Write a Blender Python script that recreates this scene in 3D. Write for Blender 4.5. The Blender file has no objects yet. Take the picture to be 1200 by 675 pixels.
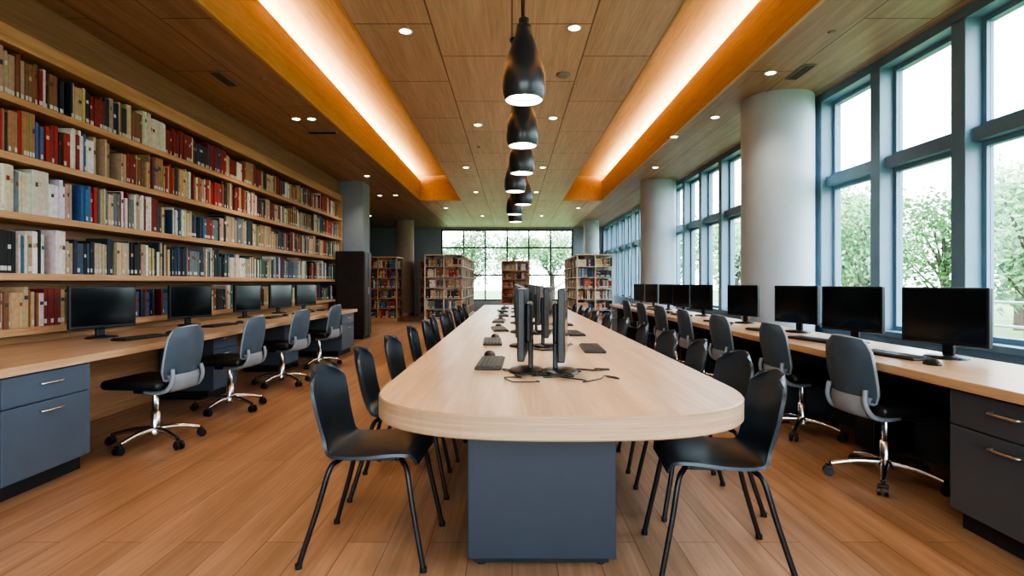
import bpy, bmesh, math, random
from mathutils import Vector, Matrix
R = random.Random(11)
scn = bpy.context.scene
COL = scn.collection

# ------------------------------------------------------------ materials
def new_mat(name):
    m = bpy.data.materials.new(name); m.use_nodes = True
    nt = m.node_tree
    return m, nt, nt.nodes['Principled BSDF']

def plain(name, col, rough=0.5, metal=0.0, var=0.12, scale=6.0, bump=0.0, spec=0.5, coat=0.0):
    m, nt, b = new_mat(name)
    tc = nt.nodes.new('ShaderNodeTexCoord')
    n = nt.nodes.new('ShaderNodeTexNoise'); n.inputs['Scale'].default_value = scale; n.inputs['Detail'].default_value = 3
    nt.links.new(tc.outputs['Object'], n.inputs['Vector'])
    r = nt.nodes.new('ShaderNodeValToRGB')
    r.color_ramp.elements[0].position = 0.3; r.color_ramp.elements[1].position = 0.7
    r.color_ramp.elements[0].color = (*[c*(1-var) for c in col], 1)
    r.color_ramp.elements[1].color = (*[min(1, c*(1+var)) for c in col], 1)
    nt.links.new(n.outputs['Fac'], r.inputs['Fac'])
    nt.links.new(r.outputs['Color'], b.inputs['Base Color'])
    b.inputs['Roughness'].default_value = rough
    b.inputs['Metallic'].default_value = metal
    b.inputs['Specular IOR Level'].default_value = spec
    b.inputs['Coat Weight'].default_value = coat
    if bump > 0:
        n2 = nt.nodes.new('ShaderNodeTexNoise'); n2.inputs['Scale'].default_value = 250
        nt.links.new(tc.outputs['Object'], n2.inputs['Vector'])
        bp = nt.nodes.new('ShaderNodeBump'); bp.inputs['Strength'].default_value = bump; bp.inputs['Distance'].default_value = 0.002
        nt.links.new(n2.outputs['Fac'], bp.inputs['Height']); nt.links.new(bp.outputs['Normal'], b.inputs['Normal'])
    return m

def wood(name, c1, c2, rough=0.4, grain_axis='Y', gs=1.0, panel=None, joint=0.012, jointcol=None, tone=0.25, spec=0.5, offset=0.5):
    """procedural wood; panel=(length along grain,width across) -> plank/panel joints"""
    m, nt, b = new_mat(name)
    N, L = nt.nodes, nt.links
    tc = N.new('ShaderNodeTexCoord')
    mp = N.new('ShaderNodeMapping')
    sc = {'Y': (14*gs, 0.55*gs, 14*gs), 'X': (0.55*gs, 14*gs, 14*gs), 'Z': (14*gs, 14*gs, 0.55*gs), 'XY': (0.6*gs, 0.6*gs, 30*gs)}[grain_axis]
    mp.inputs['Scale'].default_value = sc
    L.new(tc.outputs['Object'], mp.inputs['Vector'])
    n1 = N.new('ShaderNodeTexNoise'); n1.inputs['Scale'].default_value = 1.0; n1.inputs['Detail'].default_value = 6; n1.inputs['Distortion'].default_value = 0.8
    L.new(mp.outputs['Vector'], n1.inputs['Vector'])
    ra = N.new('ShaderNodeValToRGB')
    ra.color_ramp.elements[0].position = 0.32; ra.color_ramp.elements[1].position = 0.68
    ra.color_ramp.elements[0].color = (*c1, 1); ra.color_ramp.elements[1].color = (*c2, 1)
    L.new(n1.outputs['Fac'], ra.inputs['Fac'])
    col = ra.outputs['Color']
    # fine streaks
    mp2 = N.new('ShaderNodeMapping'); mp2.inputs['Scale'].default_value = tuple(s*6 for s in sc)
    L.new(tc.outputs['Object'], mp2.inputs['Vector'])
    n2 = N.new('ShaderNodeTexNoise'); n2.inputs['Scale'].default_value = 1.0; n2.inputs['Detail'].default_value = 3
    L.new(mp2.outputs['Vector'], n2.inputs['Vector'])
    mr = N.new('ShaderNodeMapRange'); mr.inputs[1].default_value = .3; mr.inputs[2].default_value = .7
    mr.inputs[3].default_value = .86; mr.inputs[4].default_value = 1.08
    L.new(n2.outputs['Fac'], mr.inputs[0])
    mx = N.new('ShaderNodeMix'); mx.data_type = 'RGBA'; mx.blend_type = 'MULTIPLY'; mx.inputs[0].default_value = 1
    L.new(col, mx.inputs[6]); L.new(mr.outputs[0], mx.inputs[7]); col = mx.outputs[2]
    if panel:
        pl, pw = panel
        mp3 = N.new('ShaderNodeMapping')
        if grain_axis == 'Y': mp3.inputs['Rotation'].default_value = (0, 0, math.pi/2)
        L.new(tc.outputs['Object'], mp3.inputs['Vector'])
        br = N.new('ShaderNodeTexBrick')
        br.inputs['Scale'].default_value = 1.0
        br.inputs['Brick Width'].default_value = pl; br.inputs['Row Height'].default_value = pw
        br.inputs['Mortar Size'].default_value = joint/2; br.inputs['Mortar Smooth'].default_value = 0.1
        br.offset = offset
        br.inputs['Color1'].default_value = (1-tone, 1-tone, 1-tone, 1); br.inputs['Color2'].default_value = (1, 1, 1, 1)
        jc = jointcol or (0.35, 0.3, 0.27)
        br.inputs['Mortar'].default_value = (*jc, 1)
        L.new(mp3.outputs['Vector'], br.inputs['Vector'])
        m2 = N.new('ShaderNodeMix'); m2.data_type = 'RGBA'; m2.blend_type = 'MULTIPLY'; m2.inputs[0].default_value = 1
        L.new(col, m2.inputs[6]); L.new(br.outputs['Color'], m2.inputs[7]); col = m2.outputs[2]
    L.new(col, b.inputs['Base Color'])
    b.inputs['Roughness'].default_value = rough
    b.inputs['Specular IOR Level'].default_value = spec
    return m

def emit(name, col, s):
    m, nt, b = new_mat(name)
    b.inputs['Base Color'].default_value = (*col, 1)
    b.inputs['Emission Color'].default_value = (*col, 1)
    b.inputs['Emission Strength'].default_value = s
    return m

M = {}
M['floor'] = wood('floor_oak', (0.37, 0.22, 0.13), (0.50, 0.315, 0.20), 0.36, 'Y', 0.8, (1.9, 0.19), 0.006, (0.55, 0.47, 0.4), 0.18, 0.4, 0.37)
M['ceil_side'] = wood('ceiling_walnut', (0.345, 0.21, 0.135), (0.445, 0.285, 0.19), 0.45, 'Y', .7, (2.4, 0.6), 0.014, (0.4, 0.34, 0.3), 0.1, .4)
M['ceil_mid'] = wood('ceiling_oak', (0.55, 0.39, 0.285), (0.66, 0.485, 0.37), 0.45, 'Y', .7, (1.4, 0.7), 0.016, (0.35, 0.3, 0.27), 0.08, .4)
M['cove'] = wood('cove_wood', (0.50, 0.31, 0.16), (0.60, 0.40, 0.23), 0.5, 'Y', 1.5)
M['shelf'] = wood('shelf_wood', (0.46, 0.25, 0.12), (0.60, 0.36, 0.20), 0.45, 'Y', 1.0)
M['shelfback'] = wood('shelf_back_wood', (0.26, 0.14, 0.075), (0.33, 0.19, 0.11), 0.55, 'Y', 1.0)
M['desk'] = wood('desk_oak', (0.48, 0.30, 0.17), (0.60, 0.41, 0.25), 0.33, 'Y', 0.9)
M['table'] = wood('table_oak', (0.44, 0.315, 0.21), (0.58, 0.44, 0.31), 0.30, 'Y', 0.9)
M['table_rim'] = wood('table_oak_rim', (0.35, 0.235, 0.145), (0.46, 0.33, 0.215), 0.4, 'XY', 1.0)
M['slate'] = plain('slate_laminate', (0.085, 0.115, 0.155), 0.5, var=.05)
M['slate_r'] = plain('charcoal_laminate', (0.072, 0.082, 0.096), 0.5, var=.05)
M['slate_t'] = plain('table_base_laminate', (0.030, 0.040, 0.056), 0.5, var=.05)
M['dark'] = plain('dark_void', (0.015, 0.016, 0.018), 0.7)
M['black'] = plain('black_plastic', (0.014, 0.015, 0.017), 0.38)
M['shell'] = plain('chair_shell', (0.024, 0.036, 0.050), 0.36, bump=0.15)
M['mesh'] = plain('chair_back_fabric', (0.070, 0.10, 0.13), 0.6, bump=0.5)
M['rim'] = plain('chair_back_rim', (0.26, 0.29, 0.32), 0.4)
M['chrome'] = plain('brushed_silver', (0.72, 0.72, 0.72), 0.22, 1.0, var=.05)
M['steel'] = plain('satin_steel', (0.50, 0.48, 0.45), 0.35, 1.0, var=.05)
M['screen'] = plain('screen_glass', (0.008, 0.010, 0.013), 0.12, spec=.6)
M['keys'] = plain('key_caps', (0.03, 0.032, 0.036), 0.5)
M['frame'] = plain('window_frame_blue', (0.18, 0.28, 0.36), 0.4, var=.04)
M['col'] = plain('column_plaster', (0.45, 0.50, 0.55), 0.6, var=.03)
M['colb'] = plain('column_beige', (0.42, 0.33, 0.25), 0.7, var=.03)
M['wall'] = plain('wall_bluegray', (0.26, 0.30, 0.34), 0.8, var=.04)
M['wallwhite'] = plain('wall_offwhite', (0.6, 0.58, 0.55), 0.8, var=.03)
M['brown'] = plain('dark_brown_cabinet', (0.035, 0.022, 0.018), 0.45)
M['cream'] = plain('bookcase_cream', (0.55, 0.47, 0.38), 0.55, var=.05)
M['white'] = plain('white_trim', (0.75, 0.73, 0.7), 0.5, var=.03)
M['vent'] = plain('vent_metal', (0.25, 0.22, 0.2), 0.5)
M['pend'] = plain('pendant_enamel', (0.018, 0.022, 0.027), 0.28)
M['lampw'] = emit('lamp_glow', (1.0, 0.88, 0.70), 14)
M['down'] = emit('downlight_glow', (1.0, 0.85, 0.65), 14)
M['grass'] = plain('grass', (0.14, 0.22, 0.07), 0.9, var=.3, scale=.8)
M['bark'] = plain('bark', (0.12, 0.09, 0.07), 0.9)
# leaves
def leafmat():
    m, nt, b = new_mat('leaves')
    g = nt.nodes.new('ShaderNodeNewGeometry')
    r = nt.nodes.new('ShaderNodeValToRGB')
    r.color_ramp.elements[0].color = (0.13, 0.26, 0.11, 1); r.color_ramp.elements[1].color = (0.34, 0.52, 0.26, 1)
    nt.links.new(g.outputs['Random Per Island'], r.inputs['Fac'])
    nt.links.new(r.outputs['Color'], b.inputs['Base Color']); b.inputs['Roughness'].default_value = .7
    return m
M['leaf'] = leafmat()
# books (colour attribute)
def bookmat():
    m, nt, b = new_mat('book_covers')
    a = nt.nodes.new('ShaderNodeVertexColor'); a.layer_name = 'Col'
    tc = nt.nodes.new('ShaderNodeTexCoord'); n = nt.nodes.new('ShaderNodeTexNoise'); n.inputs['Scale'].default_value = 30
    nt.links.new(tc.outputs['Object'], n.inputs['Vector'])
    mr = nt.nodes.new('ShaderNodeMapRange'); mr.inputs[1].default_value = .35; mr.inputs[2].default_value = .65; mr.inputs[3].default_value = .88; mr.inputs[4].default_value = 1.05
    nt.links.new(n.outputs['Fac'], mr.inputs[0])
    mx = nt.nodes.new('ShaderNodeMix'); mx.data_type = 'RGBA'; mx.blend_type = 'MULTIPLY'; mx.inputs[0].default_value = 1
    nt.links.new(a.outputs['Color'], mx.inputs[6]); nt.links.new(mr.outputs[0], mx.inputs[7])
    nt.links.new(mx.outputs[2], b.inputs['Base Color']); b.inputs['Roughness'].default_value = .5
    return m
M['book'] = bookmat()
def glassmat():
    m = bpy.data.materials.new('window_glass'); m.use_nodes = True; nt = m.node_tree
    for n in list(nt.nodes): nt.nodes.remove(n)
    o = nt.nodes.new('ShaderNodeOutputMaterial'); t = nt.nodes.new('ShaderNodeBsdfTransparent'); g = nt.nodes.new('ShaderNodeBsdfGlossy')
    t.inputs['Color'].default_value = (0.97, 0.985, 0.99, 1); g.inputs['Roughness'].default_value = 0.02
    mx = nt.nodes.new('ShaderNodeMixShader'); mx.inputs[0].default_value = .04
    nt.links.new(t.outputs[0], mx.inputs[1]); nt.links.new(g.outputs[0], mx.inputs[2]); nt.links.new(mx.outputs[0], o.inputs['Surface'])
    return m
M['glass'] = glassmat()

# ------------------------------------------------------------ mesh builder
def catmull(pts, n=6):
    out = []
    P = [Vector(p) for p in pts]
    for i in range(len(P)-1):
        p0 = P[max(i-1, 0)]; p1 = P[i]; p2 = P[i+1]; p3 = P[min(i+2, len(P)-1)]
        for k in range(n):
            t = k/n
            out.append(0.5*((2*p1)+(p2-p0)*t+(2*p0-5*p1+4*p2-p3)*t*t+(3*p1-p0-3*p2+p3)*t**3))
    out.append(P[-1]); return out

class MB:
    def __init__(s): s.v = []; s.f = []; s.m = []; s.s = []; s.c = []; s.mats = []
    def mi(s, k):
        if k not in s.mats: s.mats.append(k)
        return s.mats.index(k)
    def add(s, verts, faces, mat, smooth=False, col=(1, 1, 1)):
        o = len(s.v); s.v += [tuple(v) for v in verts]; k = s.mi(mat)
        for f in faces:
            s.f.append(tuple(i+o for i in f)); s.m.append(k); s.s.append(smooth); s.c.append(col)
    def obox(s, o, U, V, W, mat, col=(1, 1, 1)):
        o, U, V, W = Vector(o), Vector(U), Vector(V), Vector(W)
        vs = [o, o+U, o+U+V, o+V, o+W, o+U+W, o+U+V+W, o+V+W]
        fs = [(0, 3, 2, 1), (4, 5, 6, 7), (0, 1, 5, 4), (1, 2, 6, 5), (2, 3, 7, 6), (3, 0, 4, 7)]
        if U.cross(V).dot(W) < 0: fs = [f[::-1] for f in fs]
        s.add(vs, fs, mat, False, col)
    def box(s, x0, x1, y0, y1, z0, z1, mat, bev=0.0, seg=2, mtx=None, smooth=None):
        if x0 > x1: x0, x1 = x1, x0
        if y0 > y1: y0, y1 = y1, y0
        if bev <= 0 and mtx is None:
            s.obox((x0, y0, z0), (x1-x0, 0, 0), (0, y1-y0, 0), (0, 0, z1-z0), mat); return
        bm = bmesh.new(); bmesh.ops.create_cube(bm, size=1)
        for v in bm.verts:
            v.co = Vector(((x0+x1)/2+v.co.x*(x1-x0), (y0+y1)/2+v.co.y*(y1-y0), (z0+z1)/2+v.co.z*(z1-z0)))
        if bev > 0: bmesh.ops.bevel(bm, geom=bm.edges[:], offset=bev, segments=seg, profile=.5, affect='EDGES')
        if mtx is not None: bmesh.ops.transform(bm, matrix=mtx, verts=bm.verts[:])
        bm.verts.index_update()
        s.add([v.co.copy() for v in bm.verts], [tuple(v.index for v in f.verts) for f in bm.faces], mat, (bev > 0 and seg > 2) if smooth is None else smooth)
        bm.free()
    def tube(s, pts, r, mat, seg=8, smooth=True):
        P = [Vector(p) for p in pts]; n = len(P)
        rr = r if isinstance(r, (list, tuple)) else [r]*n
        vs = []; up = None
        for i in range(n):
            d = (P[min(i+1, n-1)]-P[max(i-1, 0)]).normalized()
            if up is None:
                up = Vector((0, 0, 1)) if abs(d.z) < .9 else Vector((1, 0, 0))
            a = d.cross(up).normalized(); b = a.cross(d).normalized(); up = b
            for k in range(seg):
                t = 2*math.pi*k/seg; vs.append(P[i]+a*math.cos(t)*rr[i]+b*math.sin(t)*rr[i])
        fs = []
        for i in range(n-1):
            for k in range(seg):
                k2 = (k+1) % seg; fs.append((i*seg+k, i*seg+k2, (i+1)*seg+k2, (i+1)*seg+k))
        s.add(vs, fs, mat, smooth)
        s.add(vs[:seg], [tuple(range(seg))[::-1]], mat); s.add(vs[-seg:], [tuple(range(seg))], mat)
    def lathe(s, prof, c, mat, seg=24, smooth=True, sx=1, sy=1, caps=True):
        vs = []; n = len(prof)
        for (r, z) in prof:
            for k in range(seg):
                t = 2*math.pi*k/seg; vs.append((c[0]+r*math.cos(t)*sx, c[1]+r*math.sin(t)*sy, c[2]+z))
        fs = []
        for i in range(n-1):
            for k in range(seg):
                k2 = (k+1) % seg; fs.append((i*seg+k, i*seg+k2, (i+1)*seg+k2, (i+1)*seg+k))
        s.add(vs, fs, mat, smooth)
        if caps:
            s.add(vs[:seg], [tuple(range(seg))[::-1]], mat); s.add(vs[-seg:], [tuple(range(seg))], mat)
    def sheet(s, P, th, mat, mat2=None):
        """P[i][j] grid of Vectors -> thick smooth shell"""
        nu, nv = len(P), len(P[0]); A = []; B = []
        for i in range(nu):
            for j in range(nv):
                du = P[min(i+1, nu-1)][j]-P[max(i-1, 0)][j]; dv = P[i][min(j+1, nv-1)]-P[i][max(j-1, 0)]
                nn = du.cross(dv)
                nn = nn.normalized() if nn.length > 1e-9 else Vector((0, 0, 1))
                A.append(P[i][j]+nn*th/2); B.append(P[i][j]-nn*th/2)
        fa = [(i*nv+j, (i+1)*nv+j, (i+1)*nv+j+1, i*nv+j+1) for i in range(nu-1) for j in range(nv-1)]
        s.add(A, fa, mat, True); s.add(B, [f[::-1] for f in fa], mat2 or mat, True)
        ring = [i*nv for i in range(nu)]+[(nu-1)*nv+j for j in range(1, nv)]+[i*nv+nv-1 for i in range(nu-2, -1, -1)]+[j for j in range(nv-2, 0, -1)]
        k = len(ring); vs = [A[i] for i in ring]+[B[i] for i in ring]
        s.add(vs, [(i, (i+1) % k, k+(i+1) % k, k+i) for i in range(k)], mat, True)
    def mesh(s, name):
        me = bpy.data.meshes.new(name); me.from_pydata(s.v, [], s.f)
        for k in s.mats: me.materials.append(M[k])
        me.polygons.foreach_set('material_index', s.m); me.polygons.foreach_set('use_smooth', s.s)
        if 'book' in s.mats:
            ca = me.color_attributes.new('Col', 'FLOAT_COLOR', 'CORNER')
            d = []
            for p, c in zip(s.f, s.c): d += [c[0], c[1], c[2], 1.0]*len(p)
            ca.data.foreach_set('color', d)
        me.update(); return me
    def obj(s, name, loc=(0, 0, 0), rot=0): return put(s.mesh(name), name, loc, rot)

def put(me, name, loc=(0, 0, 0), rot=0, sc=None):
    o = bpy.data.objects.new(name, me); COL.objects.link(o); o.location = loc; o.rotation_euler = (0, 0, math.radians(rot))
    if sc: o.scale = (sc, sc, sc)
    return o

# ------------------------------------------------------------ room
CZ = 3.45; YB = -3.0; YF = 23.0; XW = 3.7
b = MB(); b.box(-6.5, 4.1, YB, YF+.2, -.1, 0, 'floor'); b.obj('floor')

b = MB()
b.box(-6.5, -2.55, YB, YF, CZ, CZ+.08, 'ceil_side')
b.box(2.50, 4.0, YB, YF, CZ, CZ+.08, 'ceil_side')
b.box(-1.39, 1.39, YB, 15.5, CZ, CZ+.06, 'ceil_mid')
b.box(-2.55, 2.50, 15.52, YF, CZ, CZ+.08, 'ceil_mid')
for sx, xo in ((-1, 2.515), (1, 2.46)):
    b.box(sx*(xo+.04), sx*xo, YB, 15.52, CZ, 4.00, 'cove')       # fascia
    b.box(sx*(xo+.30), sx*(xo+.04), YB, 15.52, 3.93, 3.95, 'cove')   # light slot floor
    b.box(sx*(xo+.32), sx*(xo+.30), YB, 15.52, 3.93, 4.14, 'cove')
    b.box(sx*(xo+.32), sx*1.0, YB, 15.52, 4.14, 4.18, 'cove')    # cove top
    b.box(sx*1.04, sx*1.0, YB, 15.5, CZ+.06, 4.14, 'cove')
    b.box(sx*(xo+.32), sx*1.0, 15.5, 15.54, CZ, 4.14, 'cove')
    b.box(sx*1.40, sx*1.375, YB, 15.5, CZ-.004, CZ+.09, 'cove')   # lip
b.box(-6.5, 4.0, YB, YF, 4.25, 4.3, 'wallwhite')
b.obj('ceiling')

b = MB(); b.box(-4.2, -4.07, YB, 12.5, 0, CZ+.0, 'wallwhite'); b.obj('wall_left')
b = MB(); b.box(-6.5, -4.2, 12.4, 12.5, 0, CZ, 'wall')
b.box(-6.6, -6.5, 12.4, YF, 0, CZ, 'wall'); b.obj('wall_alcove')
b = MB(); b.box(-3.98, -3.31, 12.5, 13.1, 0, CZ, 'wall'); b.obj('wall_pier')
# far wall with window opening
b = MB()
b.box(-6.5, -2.9, YF, YF+.2, 0, CZ, 'wall'); b.box(2.5, 4.1, YF, YF+.2, 0, CZ, 'wall')
b.box(-2.9, 2.5, YF, YF+.2, 0, .45, 'wall'); b.box(-2.9, 2.5, YF, YF+.2, 3.36, CZ, 'wall'); b.obj('wall_far')
b = MB()
n = 6
for i in range(n+1):
    x = -2.87+5.34*i/n; b.box(x-.03, x+.03, YF+.04, YF+.14, .45, 3.36, 'black')
for z in (.48, 1.5, 2.62, 3.33): b.box(-2.9, 2.5, YF+.05, YF+.13, z-.03, z+.03, 'black')
b.box(-2.9, 2.5, YF+.085, YF+.095, .45, 3.36, 'glass'); b.obj('window_far')
# wall behind camera; unseen window added to let sky light the front faces
b = MB()
b.box(-4.2, -2.5, YB-.2, YB, 0, 4.1, 'wallwhite'); b.box(2.5, 4.1, YB-.2, YB, 0, 4.1, 'wallwhite')
b.box(-2.5, 2.5, YB-.2, YB, 0, .3, 'wallwhite'); b.box(-2.5, 2.5, YB-.2, YB, 3.2, 4.1, 'wallwhite'); b.obj('wall_rear')
b = MB()
for i in range(5):
    x = -2.47+4.94*i/4; b.box(x-.03, x+.03, YB-.14, YB-.04, .3, 3.2, 'frame')
for z in (.33, 3.17): b.box(-2.5, 2.5, YB-.13, YB-.05, z-.03, z+.03, 'frame')
b.box(-2.5, 2.5, YB-.095, YB-.085, .3, 3.2, 'glass'); b.obj('window_rear')
# right window wall
posts = [4.6+1.07*k for k in range(-7, 18)]
b = MB()
b.box(XW+.04, 3.98, YB, YF, 0, .66, 'frame'); b.box(XW, 4.0, YB, YF, .66, .72, 'frame', .008)
b.box(XW, 4.0, YB, YF, 3.36, CZ, 'frame'); 
for y in posts: b.box(XW, 3.94, y, y+.15, .7, 3.38, 'frame', .006)
b.box(XW+.06, 3.93, YB, YF, 2.35, 2.46, 'frame')
b.obj('wall_right')
for i in range(len(posts)-1):
    b = MB(); y0 = posts[i]+.15; y1 = posts[i+1]
    for z0, z1 in ((.72, 2.35), (2.46, 3.36)):
        t = .045
        b.box(3.84, 3.9, y0, y0+t, z0, z1, 'frame'); b.box(3.84, 3.9, y1-t, y1, z0, z1, 'frame')
        b.box(3.84, 3.9, y0+t, y1-t, z0, z0+t, 'frame'); b.box(3.84, 3.9, y0+t, y1-t, z1-t, z1, 'frame')
        b.box(3.865, 3.873, y0+t, y1-t, z0+t, z1-t, 'glass')
    b.obj('window_%d' % (i+1))

# columns
def column(x, y, r, mat):
    b = MB(); b.lathe([(r, 0), (r, CZ)], (0, 0, 0), mat, 48); b.lathe([(r+.012, 0), (r+.012, .1), (r, .105)], (0, 0, 0), 'steel', 48, caps=False)
    b.obj('column', (x, y, 0))
column(3.27, 6.95, .415, 'col'); column(3.27, 12.6, .385, 'col'); column(2.9, 20.6, .28, 'col'); column(-3.9, 20.5, .33, 'colb')

# ------------------------------------------------------------ books
PAL = [(.50, .40, .26), (.60, .54, .44), (.36, .035, .03), (.24, .03, .028), (.36, .22, .11), (.05, .08, .15), (.03, .04, .06), (.48, .12, .04),
       (.16, .19, .20), (.52, .36, .19), (.06, .15, .28), (.70, .67, .62), (.25, .12, .06), (.02, .02, .024), (.05, .15, .14), (.42, .30, .21)]
WARM = [0, 1, 2, 3, 4, 7, 9, 12, 15, 3, 2, 6, 0, 12, 4]; DARK = [5, 6, 13, 8, 3, 11, 0, 14, 6, 13, 10]; MIX = list(range(16))+[0, 15, 9, 2, 3, 13, 6, 10]
def books(b, o, U, N, length, hmax, pal=MIX, wm=1.0, dep=.2, label=True):
    """o = start point on shelf board at spine plane, U along, N pointing out of the spine"""
    o, U, N = Vector(o), Vector(U), Vector(N); a = 0; Z = Vector((0, 0, 1)); seg_end = -1; sp = pal
    while a < length-.02:
        if a > seg_end:
            seg_end = a+R.uniform(.15, .5); sp = [R.choice(pal) for _ in range(R.choice([4, 5, 6, 7]))]+[R.choice(MIX)]; sh = R.uniform(.72, .95)
        c = PAL[R.choice(sp)]; h = hmax*min(.96, sh*R.uniform(.88, 1.08)); w = R.uniform(.018, .042)*wm; ins = R.uniform(0, .02)
        run = R.choice([1, 1, 1, 2, 3, 5]) if R.random() < .5 else 1
        if R.random() < .03: a += R.uniform(.03, .12); continue
        for k in range(run):
            if a+w > length: return
            cc = tuple(min(1, x*R.uniform(.85, 1.15)) for x in c); hh = h*R.uniform(.985, 1.0)
            i2 = ins+R.uniform(0, .004)
            b.obox(o+U*a-N*(dep+i2), U*(w-.0015), N*dep, Z*hh, 'book', cc)
            if label and w > .02:
                p = o+U*(a+.002)-N*(i2-.0012)
                z0 = .02; vs = [p+Z*z0, p+U*(w-.006)+Z*z0, p+U*(w-.006)+Z*(z0+.035), p+Z*(z0+.035)]
                if R.random() < .5: b.add(vs, [(0, 1, 2, 3)], 'book', False, (.62, .60, .56))
                if R.random() < .4:
                    z0 = hh*R.uniform(.55, .7); zz = hh*.10; lc = R.choice([(.5, .4, .22), (.6, .58, .55), (.08, .08, .08), (.3, .05, .04), (.06, .06, .08)])
                    vs = [p+Z*z0, p+U*(w-.006)+Z*z0, p+U*(w-.006)+Z*(z0+zz), p+Z*(z0+zz)]
                    b.add(vs, [(0, 1, 2, 3)], 'book', False, lc)
            a += w
# wall bookcase
SZ = [.85, 1.27, 1.73, 2.17, 2.60, 3.03]; SX = -3.73; BY0 = .2; BY1 = 12.4
BK = bpy.data.objects.new('built_in_bookcase', None); COL.objects.link(BK)
b = MB()
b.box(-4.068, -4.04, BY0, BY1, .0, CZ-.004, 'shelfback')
for z in SZ: b.box(-4.04, SX, BY0, BY1-.07, z-.055, z, 'shelf', .004)
b.box(-4.04, SX-.0, BY1-.07, BY1, 0, 3.12, 'shelf', .004)
b.box(-4.04, SX+.0, BY0-.07, BY0, 0, 3.12, 'shelf', .004)
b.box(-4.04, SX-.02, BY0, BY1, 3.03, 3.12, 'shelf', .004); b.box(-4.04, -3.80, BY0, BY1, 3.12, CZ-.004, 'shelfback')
b.box(-4.04, -3.9, BY0, BY1-.07, 0, .8, 'shelf')
b.obj('case').parent = BK
b = MB()
pals = [MIX+DARK, DARK+[0, 1, 11, 15], MIX+[11, 1, 0, 8], WARM+[3, 2, 1, 10, 11, 13], WARM+[5, 6, 3, 11]]
for z, p in zip(SZ[:5], pals):
    books(b, (SX-.04, BY0+.03, z), (0, 1, 0), (1, 0, 0), BY1-BY0-.15, .38 if z > 1 else .33, p)
b.obj('book_rows').parent = BK

# freestanding bookcases
def bookcase(x0, x1, y0, y1, h, rows=6, wmat='cream'):
    b = MB(); k = MB(); d = .26
    b.box(x0, x1, y0, y1, 0, .1, wmat); b.box(x0, x1, y0, y1, h-.04, h, wmat, .004)
    b.box(x0+d, x1-d, y0+d, y1-.02, .1, h-.04, wmat)
    for x in (x0, x1-.04): b.box(x, x+.04, y0, y0+.04, .1, h-.04, wmat)
    b.box((x0+x1)/2-.015, (x0+x1)/2+.015, y0, y0+d, .1, h-.04, wmat)
    st = (h-.14)/rows
    nb = max(1, round((y1-y0)/.95)); bl = (y1-y0)/nb
    for r in range(rows):
        z = .1+r*st
        if r: b.box(x0, x1, y0+.002, y1, z-.02, z, wmat)
        L = (x1-x0)/2-.06
        books(k, (x0+.045, y0+.03, z), (1, 0, 0), (0, -1, 0), L, st-.04, MIX, 1.3, .2)
        books(k, ((x0+x1)/2+.02, y0+.03, z), (1, 0, 0), (0, -1, 0), L, st-.04, MIX, 1.3, .2)
        for i in range(nb):
            ya = y0+i*bl+(.26 if i == 0 else .04); LL = y0+(i+1)*bl-ya-.04
            books(k, (x0+.03, ya, z), (0, 1, 0), (-1, 0, 0), LL, st-.04, MIX, 1.5, .2)
            books(k, (x1-.03, ya, z), (0, 1, 0), (1, 0, 0), LL, st-.04, MIX, 1.5, .2)
    for i in range(nb+1):
        y = min(y0+i*bl, y1-.03)
        if i: b.box(x0, x0+d, y-.015, y+.03, .1, h-.04, wmat); b.box(x1-d, x1, y-.015, y+.03, .1, h-.04, wmat)
    e = bpy.data.objects.new('library_bookcase', None); COL.objects.link(e)
    o = b.obj('case'); o.parent = e; o = k.obj('book_rows'); o.parent = e
bookcase(-2.62, -1.46, 16.8, 21.6, 2.04); bookcase(1.86, 2.93, 16.2, 19.9, 2.02)
bookcase(-.38, .62, 20.2, 22.2, 1.98, wmat='shelf'); bookcase(-4.75, -3.55, 17.4, 18.4, 2.0, wmat='shelf')
bookcase(-3.3, -2.95, 20.0, 22.2, 2.0, wmat='shelf')
# tall cabinet at end of shelves
b = MB(); b.box(-3.70, -3.14, 11.9, 12.46, .0, .06, 'dark'); b.box(-3.72, -3.12, 11.88, 12.48, .06, 1.86, 'brown', .008)
b.box(-3.12, -3.108, 11.92, 12.17, .1, 1.82, 'brown', .004); b.box(-3.12, -3.108, 12.19, 12.44, .1, 1.82, 'brown', .004)
b.tube([(-3.09, 12.14, .95), (-3.09, 12.14, 1.1)], .006, 'steel'); b.obj('tall_cabinet')

# ------------------------------------------------------------ desks
def handle(b, x, y0, y1, z, sx, mat='chrome'):
    b.tube(catmull([(x, y0, z), (x+sx*.025, y0+.005, z), (x+sx*.03, (y0+y1)/2, z), (x+sx*.025, y1-.005, z), (x, y1, z)], 4), .007, mat)
def pedestal(b, xf, xb, y0, y1, sx, mat, top, hm='chrome'):
    """xf front x, sx direction the front faces"""
    b.box(xf-sx*.06, xb, y0+.01, y1-.01, 0, .09, 'dark'); b.box(xf-sx*.02, xb, y0, y1, .09, top, mat)
    b.box(xf-sx*.02, xf, y0+.004, y1-.004, .515, top-.012, mat, .003); b.box(xf-sx*.02, xf, y0+.004, y1-.004, .1, .508, mat, .003)
    ym = (y0+y1)/2
    handle(b, xf, ym-.075, ym+.075, .615, sx, hm); handle(b, xf, ym-.075, ym+.075, .455, sx, hm)
b = MB()
b.box(-3.72, -2.70, .4, 9.85, .69, .74, 'desk', .005)
for y0 in (2.36, 3.01, 1.7): pedestal(b, -2.73, -3.6, y0, y0+.64, 1, 'slate', .69)
pedestal(b, -2.75, -3.6, 9.1, 9.8, 1, 'slate', .69)
for y0 in (5.75, 7.55): pedestal(b, -3.05, -3.6, y0, y0+.5, 1, 'slate', .69)
b.box(-3.66, -3.64, .5, 9.8, 0, .69, 'shelf')
b.obj('long_computer_desk')
b = MB()
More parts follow.
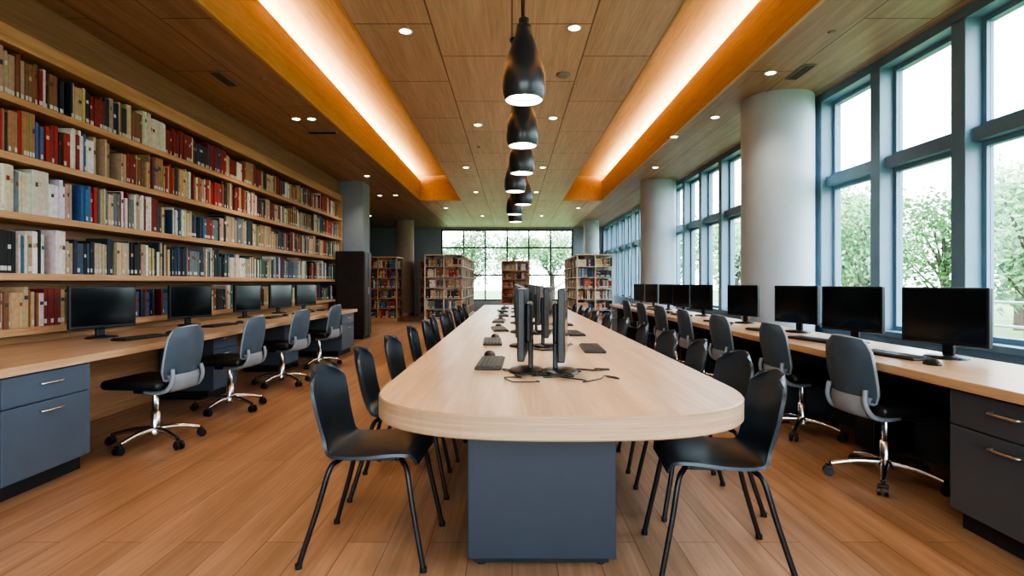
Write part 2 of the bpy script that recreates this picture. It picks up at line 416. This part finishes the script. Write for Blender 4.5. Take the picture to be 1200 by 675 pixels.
b.box(2.11, 2.84, .4, 12.2, .69, .74, 'desk', .005)
for y0 in (2.12, 1.46, .8): pedestal(b, 2.15, 2.78, y0, y0+.65, -1, 'slate_r', .69, 'steel')
pedestal(b, 2.15, 2.78, 11.5, 12.15, -1, 'slate_r', .69, 'steel')
for y0 in (3.9, 6.1, 8.3): b.box(2.5, 2.78, y0, y0+.22, .02, .48, 'black', .01)
b.box(2.79, 2.81, .5, 12.15, 0, .69, 'slate_r')
for y0 in (5.0, 7.2, 9.4): b.box(2.25, 2.79, y0, y0+.04, 0, .69, 'slate_r')
b.obj('computer_counter')

# ------------------------------------------------------------ main table
b = MB(); cx = .2; hw = .77; y0 = 1.93; bb = .62; YT = 11.5; ex = 2.7
out = []
for i in range(41):
    t = math.pi*i/40; c, s_ = math.cos(t), math.sin(t)
    out.append((cx-hw*math.copysign(abs(c)**(2/ex), c), y0+bb-bb*abs(s_)**(2/ex)))
out += [(cx+hw, YT), (cx-hw, YT)]
def ring(z, ins):
    res = []
    for (x, y) in out:
        fx = (x-cx)/hw; res.append((cx+(hw-ins)*fx, y+(ins if y < 3 else -ins)*(1 if y > 3 else (y0+bb-y)/bb), z))
    return res
T1, T0 = .74, .652; n = len(out)
lv = [ring(T0, .006), ring(T0+.006, 0), ring(T1-.006, 0), ring(T1, .006)]
vs = sum(lv, [])
fs = []
for l in range(3):
    for i in range(n): j = (i+1) % n; fs.append((l*n+i, l*n+j, (l+1)*n+j, (l+1)*n+i))
b.add(vs, fs, 'table_rim')
fs = [tuple(range(3*n, 4*n)), tuple(range(n))[::-1]]
b.add(vs, fs, 'table')
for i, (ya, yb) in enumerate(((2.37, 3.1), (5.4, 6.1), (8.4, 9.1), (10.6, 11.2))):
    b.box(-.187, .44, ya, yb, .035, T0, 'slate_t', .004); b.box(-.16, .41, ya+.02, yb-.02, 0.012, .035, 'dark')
    for px in (-.13, .38): b.lathe([(.022, 0), (.022, .02)], (px, ya+.05, 0), 'black', 12)
b.box(.1, .14, 3.1, 10.6, .3, T0, 'slate_t')
b.obj('library_table')

# ------------------------------------------------------------ chairs
def shell_chair():
    b = MB()
    prof = catmull([(0, .225, .425), (0, .205, .452), (0, .12, .456), (0, .02, .446), (0, -.09, .442), (0, -.165, .458), (0, -.208, .51), (0, -.232, .59), (0, -.25, .68), (0, -.266, .76), (0, -.276, .825)], 4)
    wk = catmull([(.17, 0, 0), (.205, 0, 0), (.222, 0, 0), (.225, 0, 0), (.218, 0, 0), (.20, 0, 0), (.185, 0, 0), (.19, 0, 0), (.20, 0, 0), (.19, 0, 0), (.115, 0, 0)], 4)
    P = []; n = len(prof)
    for i in range(n):
        t = i/(n-1); bk = min(1, max(0, (t-.42)/.2)); row = []
        for j in range(13):
            u = -1+j/6; w = wk[i].x; x = w*u; e = abs(u)**2.4
            topr = max(0, (t-.88)/.12)
            y = prof[i].y+bk*.045*e; z = prof[i].z+(1-bk)*.022*e*(1 if t > .1 else t*10)-topr*.03*e
            row.append(Vector((x, y, z)))
        P.append(row)
    b.sheet(P, .014, 'shell')
    for sx in (-1, 1):
        b.tube(catmull([(sx*.03, .12, .43), (sx*.13, .155, .428), (sx*.175, .185, .40), (sx*.20, .215, .25), (sx*.222, .265, .008)], 5), .0115, 'black')
        b.tube(catmull([(sx*.03, -.12, .425), (sx*.13, -.13, .425), (sx*.175, -.15, .40), (sx*.20, -.19, .25), (sx*.222, -.265, .008)], 5), .0115, 'black')
        b.lathe([(.015, 0), (.015, .02)], (sx*.222, .264, 0), 'black', 10); b.lathe([(.015, 0), (.015, .02)], (sx*.222, -.264, 0), 'black', 10)
        b.tube([(sx*.1, .15, .429), (sx*.1, -.13, .426)], .009, 'black')
    b.box(-.12, .12, -.1, .12, .425, .437, 'black')
    return b.mesh('shell_chair')
def office_chair():
    b = MB()
    b.box(-.235, .235, -.21, .25, .43, .50, 'black', .032, 4)
    b.box(-.10, .10, -.12, .10, .385, .43, 'black', .01)
    b.tube([(.08, .03, .40), (.24, .05, .40)], .006, 'black')
    # back
    P = []; nu = 14
    for i in range(nu+1):
        t = i/nu; z = .50+.38*t; w = (.185+.015*math.sin(math.pi*min(1, t*1.2)))
        if t > .8: w *= (1-((t-.8)/.2)**2*.32)
        if t < .15: w *= .86+.14*t/.15
        y0 = -.245-.03*math.sin(t*2.2)-.035*t*t
        row = []
        for j in range(11):
            u = -1+j/5; row.append(Vector((w*u, y0+.05*u*u, z-(.018*u*u if t > .8 else 0))))
        P.append(row)
    b.sheet(P, .022, 'mesh')
    edge = [P[i][0] for i in range(nu+1)]+[P[nu][j] for j in range(1, 11)]+[P[i][10] for i in range(nu-1, -1, -1)]
    b.tube(edge, .011, 'rim', 6)
    b.tube([P[0][j] for j in range(11)], .016, 'rim', 6)
    # grey plastic lower shell wrapping from the back under the seat
    LP = catmull([(0, -.263, .535), (0, -.266, .50), (0, -.258, .455), (0, -.235, .42), (0, -.17, .405), (0, -.08, .40)], 3)
    Q = []
    for i, p in enumerate(LP):
        t = i/(len(LP)-1); w = .17-.06*t
        Q.append([Vector((w*(-1+j/4), p.y+.045*(-1+j/4)**2*(1-t)-.004, p.z)) for j in range(9)])
    b.sheet(Q, .012, 'rim')
    for sx in (-1, 1):
        b.tube(catmull([(sx*.10, 0, .40), (sx*.15, -.12, .405), (sx*.17, -.22, .43), (sx*.165, -.262, .50), (sx*.155, -.255, .58)], 5), .015, 'rim', 8)
    # column & base
    b.lathe([(.032, .10), (.032, .24), (.022, .245), (.022, .39)], (0, 0, 0), 'chrome', 16)
    b.lathe([(.05, .075), (.055, .10), (.04, .125)], (0, 0, 0), 'chrome', 16)
    for k in range(5):
        a = math.radians(90+72*k+12); c, s_ = math.cos(a), math.sin(a)
        b.tube(catmull([(.03*c, .03*s_, .11), (.16*c, .16*s_, .105), (.295*c, .295*s_, .075)], 4), [.024, .023, .022, .021, .02, .018, .017, .016, .015], 'chrome', 8)
        px, py = .30*c, .30*s_
        b.tube([(px, py, .045), (px, py, .085)], .01, 'black')
        for sgn in (-1, 1):
            qx, qy = px-s_*.018*sgn+c*.01, py+c*.018*sgn+s_*.01
            b.tube([(qx+s_*.009, qy-c*.009, .029), (qx-s_*.009, qy+c*.009, .029)], .029, 'black', 14)
        b.box(-.028, .028, -.016, .016, .045, .064, 'black', .006, 2, Matrix.Translation((px+c*.01, py+s_*.01, 0)) @ Matrix.Rotation(a, 4, 'Z') @ Matrix.Rotation(math.pi/2, 4, 'Z'))
    return b.mesh('office_chair')
SC = shell_chair(); OC = office_chair()
for i, (y, dx, r) in enumerate(((2.57, 0, -3), (3.32, -.02, 4), (4.0, 0, -2), (4.95, -.02, 2), (5.62, 0, 0), (6.3, -.02, 3), (7.0, 0, -3), (7.7, 0, 2), (8.5, 0, 0), (9.3, 0, 0), (10.2, 0, 0))):
    put(SC, 'shell_chair', (-.62+dx, y, 0), -90+r)
for i, (y, dx, r) in enumerate(((2.44, 0, -5), (3.08, .13, 6), (3.75, .13, -3), (4.45, .13, 4), (5.2, .10, -3), (6.0, .08, 0), (6.8, .05, 3), (7.7, .03, 0), (8.5, .03, 0), (9.3, .03, 0), (10.2, .03, 0))):
    put(SC, 'shell_chair', (.875+dx, y, 0), 90+r)
for (x, y, r) in ((-2.66, 4.2, 84), (-2.68, 5.35, 88), (-2.72, 6.65, 82), (-2.76, 8.05, 84)):
    put(OC, 'office_chair', (x, y, 0), r)
for (x, y, r) in ((2.27, 3.42, -84), (2.32, 4.5, -86), (2.30, 5.62, -82), (2.30, 6.75, -86), (2.30, 7.85, -82), (2.3, 8.95, -85), (2.3, 10.1, -85)):
    put(OC, 'office_chair', (x, y, 0), r)

# ------------------------------------------------------------ computers
def monitor():
    b = MB()   # screen faces -Y, origin on desk
    b.box(-.265, .265, -.012, .022, .085, .43, 'black', .006)
    b.box(-.25, .25, -.0135, -.011, .108, .415, 'screen')
    b.box(-.16, .16, .02, .05, .16, .36, 'black', .012)
    b.box(-.035, .035, .03, .055, .02, .26, 'black', .006)
    b.lathe([(.125, 0), (.125, .008), (.11, .016), (.04, .022)], (0, .02, 0), 'black', 28, sy=.75)
    return b.mesh('computer_monitor')
def keyboard():
    b = MB(); b.box(-.22, .22, -.07, .07, .0, .016, 'black', .005)
    for r in range(5):
        n = 15 if r != 0 else 9
        for c in range(n):
            w = .418/n; x = -.209+c*w; y = -.06+r*.0245
            b.box(x+.0015, x+w-.0015, y, y+.021, .015, .021, 'keys')
    return b.mesh('keyboard')
def mouse():
    b = MB(); prof = [(.002+.032*math.sin(math.pi/2*t/6), .034*math.cos(math.pi/2*t/6)) for t in range(7)][::-1]
    b.lathe([(.033, 0)]+[(r, z) for r, z in prof], (0, 0, 0), 'black', 16, sy=1.7); return b.mesh('computer_mouse')
MO, KB, MS = monitor(), keyboard(), mouse()
for i, (x, y, r) in enumerate(((-3.38, 4.66, 68), (-3.42, 6.0, 72), (-3.45, 7.35, 80), (-3.45, 8.4, 78), (-3.42, 9.35, 75))):
    put(MO, 'computer_monitor', (x, y, .74), r)
    if i < 5:
        put(KB, 'keyboard', (x+.33, y-.03, .74), r+12); put(MS, 'computer_mouse', (x+.36, y+.33, .74), r+90)
for i, (x, y, r) in enumerate(((2.62, 3.42, -75), (2.62, 4.35, -72), (2.62, 5.2, -75), (2.6, 6.35, -76), (2.6, 7.75, -78), (2.6, 8.65, -80), (2.6, 9.5, -80), (2.6, 10.5, -80), (2.6, 11.5, -80))):
    put(MO, 'computer_monitor', (x, y, .74), r)
    put(KB, 'keyboard', (x-.24, y+.1, .74), r-6); put(MS, 'computer_mouse', (x-.27, y-.27, .74), r+80)
for i in range(7):
    y = 2.92+1.15*i
    put(MO, 'computer_monitor', (.055, y, .74), -94); put(MO, 'computer_monitor', (.265, y-.04, .74), 83)
    put(KB, 'keyboard', (-.12-.03*(i % 2), y+.25, .74), -92+4*(i % 3)); put(KB, 'keyboard', (.55, y+.95, .74), 88+5*(i % 3))
    put(MS, 'computer_mouse', (-.14, y+.62, .74), 20)
# cables
def cable(pts, r=.0032):
    b = MB(); b.tube(catmull(pts, 6), r, 'black', 6); b.obj('cable')
z = .7445
for k in range(9):
    pts = []; x, y = R.uniform(.0, .3), R.uniform(2.68, 2.9)
    for q in range(9):
        pts.append((x, y, z+R.uniform(0, .006) if q % 3 else z)); x += R.uniform(-.07, .12); y += R.uniform(-.08, .08); y = min(max(y, 2.58), 2.95); x = min(max(x, -.08), .5)
    cable(pts)
for i in range(1, 6):
    y = 2.92+1.15*i
    for k in range(2):
        cable([(.1, y-.1, z), (.2, y-.25-.05*k, z), (.33, y-.2, z), (.38, y-.05, z), (.45, y+.1+.1*k, z)])

# ------------------------------------------------------------ lamps
def pendant():
    b = MB()   # origin at bottom rim
    pr = [(.088, .0), (.098, .03), (.1, .065), (.098, .11), (.090, .155), (.077, .20), (.062, .24), (.049, .275), (.040, .30), (.036, .325), (.034, .345), (.022, .352)]
    b.lathe(pr, (0, 0, 0), 'pend', 32, caps=False)
    b.lathe([(.084, .001), (.092, .03), (.094, .07), (.09, .1)], (0, 0, 0), 'white', 32, caps=False)
    b.lathe([(.088, 0), (.084, .001)], (0, 0, 0), 'pend', 32, caps=False)
    b.lathe([(.001, .03), (.08, .03)][::-1], (0, 0, 0), 'lampw', 32, caps=False)
    b.lathe([(.024, .345), (.024, .375), (.010, .385)], (0, 0, 0), 'black', 16)
    b.tube([(0, 0, .38), (0, 0, CZ-2.04)], .005, 'black', 8)
    b.lathe([(.05, CZ-2.04-.02), (.05, CZ-2.04)], (0, 0, 0), 'black', 20)
    return b.mesh('pendant_lamp')
PM = pendant()
def light(kind, name, loc, e, col, **k):
    l = bpy.data.lights.new(name, kind); l.energy = e; l.color = col
    for a, v in k.items(): setattr(l, a, v)
    o = bpy.data.objects.new(name, l); COL.objects.link(o); o.location = loc; return o
for i in range(7):
    x = (.055, .065, .075, .03, .12, .03, .05)[i]; y = 2.6+.87*i
    p = put(PM, 'pendant_lamp', (x, y, 2.04))
    l = light('SPOT', 'pendant_bulb', (0, 0, .02), 18, (1, .86, .68), spot_size=2.2, spot_blend=.8, shadow_soft_size=.06); l.parent = p
def cp(px, py): Y = 660*2.25/(331-py); return ((px-600)*Y/660, Y)
b = MB(); b.lathe([(.062, 0), (.066, -.004), (.066, -.008), (.05, -.008)], (0, 0, 0), 'white', 24, caps=False)
b.lathe([(.05, -.007), (.001, -.006)], (0, 0, 0), 'down', 24, caps=False); DM = b.mesh('ceiling_downlight')
dl = [cp(*p) for p in ((475, 36), (673, 32), (903, 85), (347, 139), (365, 139), (648, 138), (560, 146), (838, 137), (430, 206), (445, 229), (790, 160))]
dl += [(-.9, 11), (.6, 11), (-.9, 14), (.6, 14), (2.8, 11), (-3.0, 14.5), (-2.0, 17), (0, 17), (2, 17), (-1, 19), (1, 19), (-3.2, 2.5), (2.9, 2.6), (-.8, .8), (.8, .8), (-4.8, 16), (-4.8, 19)]
for (x, y) in dl:
    p = put(DM, 'ceiling_downlight', (x, y, CZ))
    l = light('SPOT', 'downlight_bulb', (0, 0, -.03), 38, (1, .88, .72), spot_size=2.0, spot_blend=.9, shadow_soft_size=.05); l.parent = p
# vents, detectors
b = MB(); b.box(-.22, .22, -.06, .06, -.012, 0, 'vent', .003)
for i in range(5): b.box(-.2, .2, -.05+i*.021, -.043+i*.021, -.016, -.011, 'dark')
VM = b.mesh('air_vent')
for p, r in (((262, 92), 90), ((938, 84), 90), ((378, 155), 0), ((285, 0), 90)):
    x, y = cp(*p)
    if p[1]: put(VM, 'air_vent', (x, y, CZ), r)
b = MB(); b.lathe([(.075, 0), (.078, -.01), (.06, -.028), (.03, -.034), (.001, -.034)], (0, 0, 0), 'vent', 24, caps=False); SM = b.mesh('smoke_detector')
for p in ((660, 87), (308, 92), (975, 37), (561, 172)): x, y = cp(*p); put(SM, 'smoke_detector', (x, y, CZ), 0, 1.0 if p[0] == 660 else .45)
# cove strips
for sx, xo in ((-1, 2.515), (1, 2.46)):
    o = light('AREA', 'cove_light_strip', (sx*(xo+.14), 6.3, 3.97), 300, (1, .69, .33), shape='RECTANGLE', size=.10, size_y=18.2)
    d = Vector((-sx*.9, 0, .75))
    # make long axis follow world Y
    zax = -d.normalized(); yax = Vector((0, 1, 0)); xax = yax.cross(zax).normalized()
    o.rotation_euler = Matrix((xax, yax, zax)).transposed().to_euler()

# ------------------------------------------------------------ outside
b = MB(); b.box(-60, 90, -60, 120, -.6, -.5, 'grass'); b.obj('ground')
def tree(seed):
    r = random.Random(seed); b = MB()
    b.tube(catmull([(0, 0, 0), (.05, .03, 1.2), (-.05, .1, 2.4), (.05, 0, 3.4)], 4), [.13-.007*i for i in range(13)], 'bark', 8)
    blobs = []
    for k in range(13):
        a = r.uniform(0, 6.28); d = r.uniform(.2, 1.3); zc = r.uniform(1.8, 4.2); c = Vector((d*math.cos(a), d*math.sin(a), zc)); blobs.append((c, r.uniform(.55, .95)))
        b.tube([(0, 0, zc*.55), c*.6+Vector((0, 0, zc*.2)), c], [.05, .03, .012], 'bark', 5)
    for c, rad in blobs:
        for k in range(230):
            v = Vector((r.gauss(0, 1), r.gauss(0, 1), r.gauss(0, .8))).normalized()*rad*r.uniform(.5, 1.05); p = c+v
            u = Vector((r.gauss(0, 1), r.gauss(0, 1), r.gauss(0, 1))).normalized(); w = u.orthogonal().normalized(); s = r.uniform(.06, .12)
            b.add([p-u*s, p+w*s*.5, p+u*s, p-w*s*.5], [(0, 1, 2, 3)], 'leaf')
    return b.mesh('tree')
TR = [tree(1), tree(2), tree(3)]
k = 0
for (x, y, s) in ((9, 9.5, .85), (11.5, 12.5, .8), (10, 16, .85), (13, 17, .95), (10.5, 20, .9), (14, 23, 1.1), (10, 25, 1), (12, 29, 1.1), (9.5, 33, 1.1), (12, 6, .9), (15, 11, 1.2), (18, 20, 1.3), (17, 28, 1.4),
                  (-5, 33, 1), (-2.5, 35, 1.1), (0, 33.5, 1), (2.5, 35, 1.15), (5, 33, 1), (-8, 36, 1.2), (8, 38, 1.3), (14, 36, 1.4), (20, 34, 1.6), (24, 26, 1.6), (22, 14, 1.4), (20, 17, 1.2), (16, 14.5, 1.0), (26, 20, 1.5)):
    put(TR[k % 3], 'tree', (x, y, -.5), k*67, s); k += 1
b = MB()
for z in (.35, .65, .95): b.tube([(6.2, -2, z), (6.2, 24, z)], .02, 'white', 6)
for i in range(14): b.tube([(6.2, -2+2*i, -.5), (6.2, -2+2*i, .95)], .025, 'white', 6)
b.obj('garden_railing')

# ------------------------------------------------------------ world & portals
w = bpy.data.worlds.new('World'); scn.world = w; w.use_nodes = True; nt = w.node_tree
bg = nt.nodes['Background']; tc = nt.nodes.new('ShaderNodeTexCoord'); sp = nt.nodes.new('ShaderNodeSeparateXYZ'); rp = nt.nodes.new('ShaderNodeValToRGB')
rp.color_ramp.elements[0].position = 0.0; rp.color_ramp.elements[0].color = (.88, .94, 1, 1); rp.color_ramp.elements[1].position = .8; rp.color_ramp.elements[1].color = (.68, .83, 1, 1)
nt.links.new(tc.outputs['Generated'], sp.inputs[0]); nt.links.new(sp.outputs['Z'], rp.inputs['Fac']); nt.links.new(rp.outputs['Color'], bg.inputs['Color'])
bg.inputs['Strength'].default_value = 7.0
def portal(loc, sx, sy, d):
    l = bpy.data.lights.new('window_portal', 'AREA'); l.shape = 'RECTANGLE'; l.size = sx; l.size_y = sy; l.cycles.is_portal = True
    o = bpy.data.objects.new('window_portal', l); COL.objects.link(o); o.location = loc; o.rotation_euler = Vector(d).to_track_quat('-Z', 'Z' if abs(d[2]) < .5 else 'Y').to_euler()
portal((4.05, 10, 2.0), 26, 2.8, (-1, 0, 0)); portal((-.2, YF+.25, 1.9), 5.4, 3, (0, -1, 0)); portal((0, YB-.25, 1.75), 5, 3, (0, 1, 0))

scn.view_settings.view_transform = 'AgX'; scn.view_settings.look = 'AgX - High Contrast'; scn.view_settings.exposure = 0.6
cam = bpy.data.cameras.new('camera'); co = bpy.data.objects.new('camera', cam); COL.objects.link(co)
co.location = (0, 0, 1.2); co.rotation_euler = (math.pi/2, 0, 0); cam.lens = 19.8; cam.sensor_width = 36; cam.shift_y = -6.5/1200; cam.clip_start = .05; cam.clip_end = 300
scn.camera = co
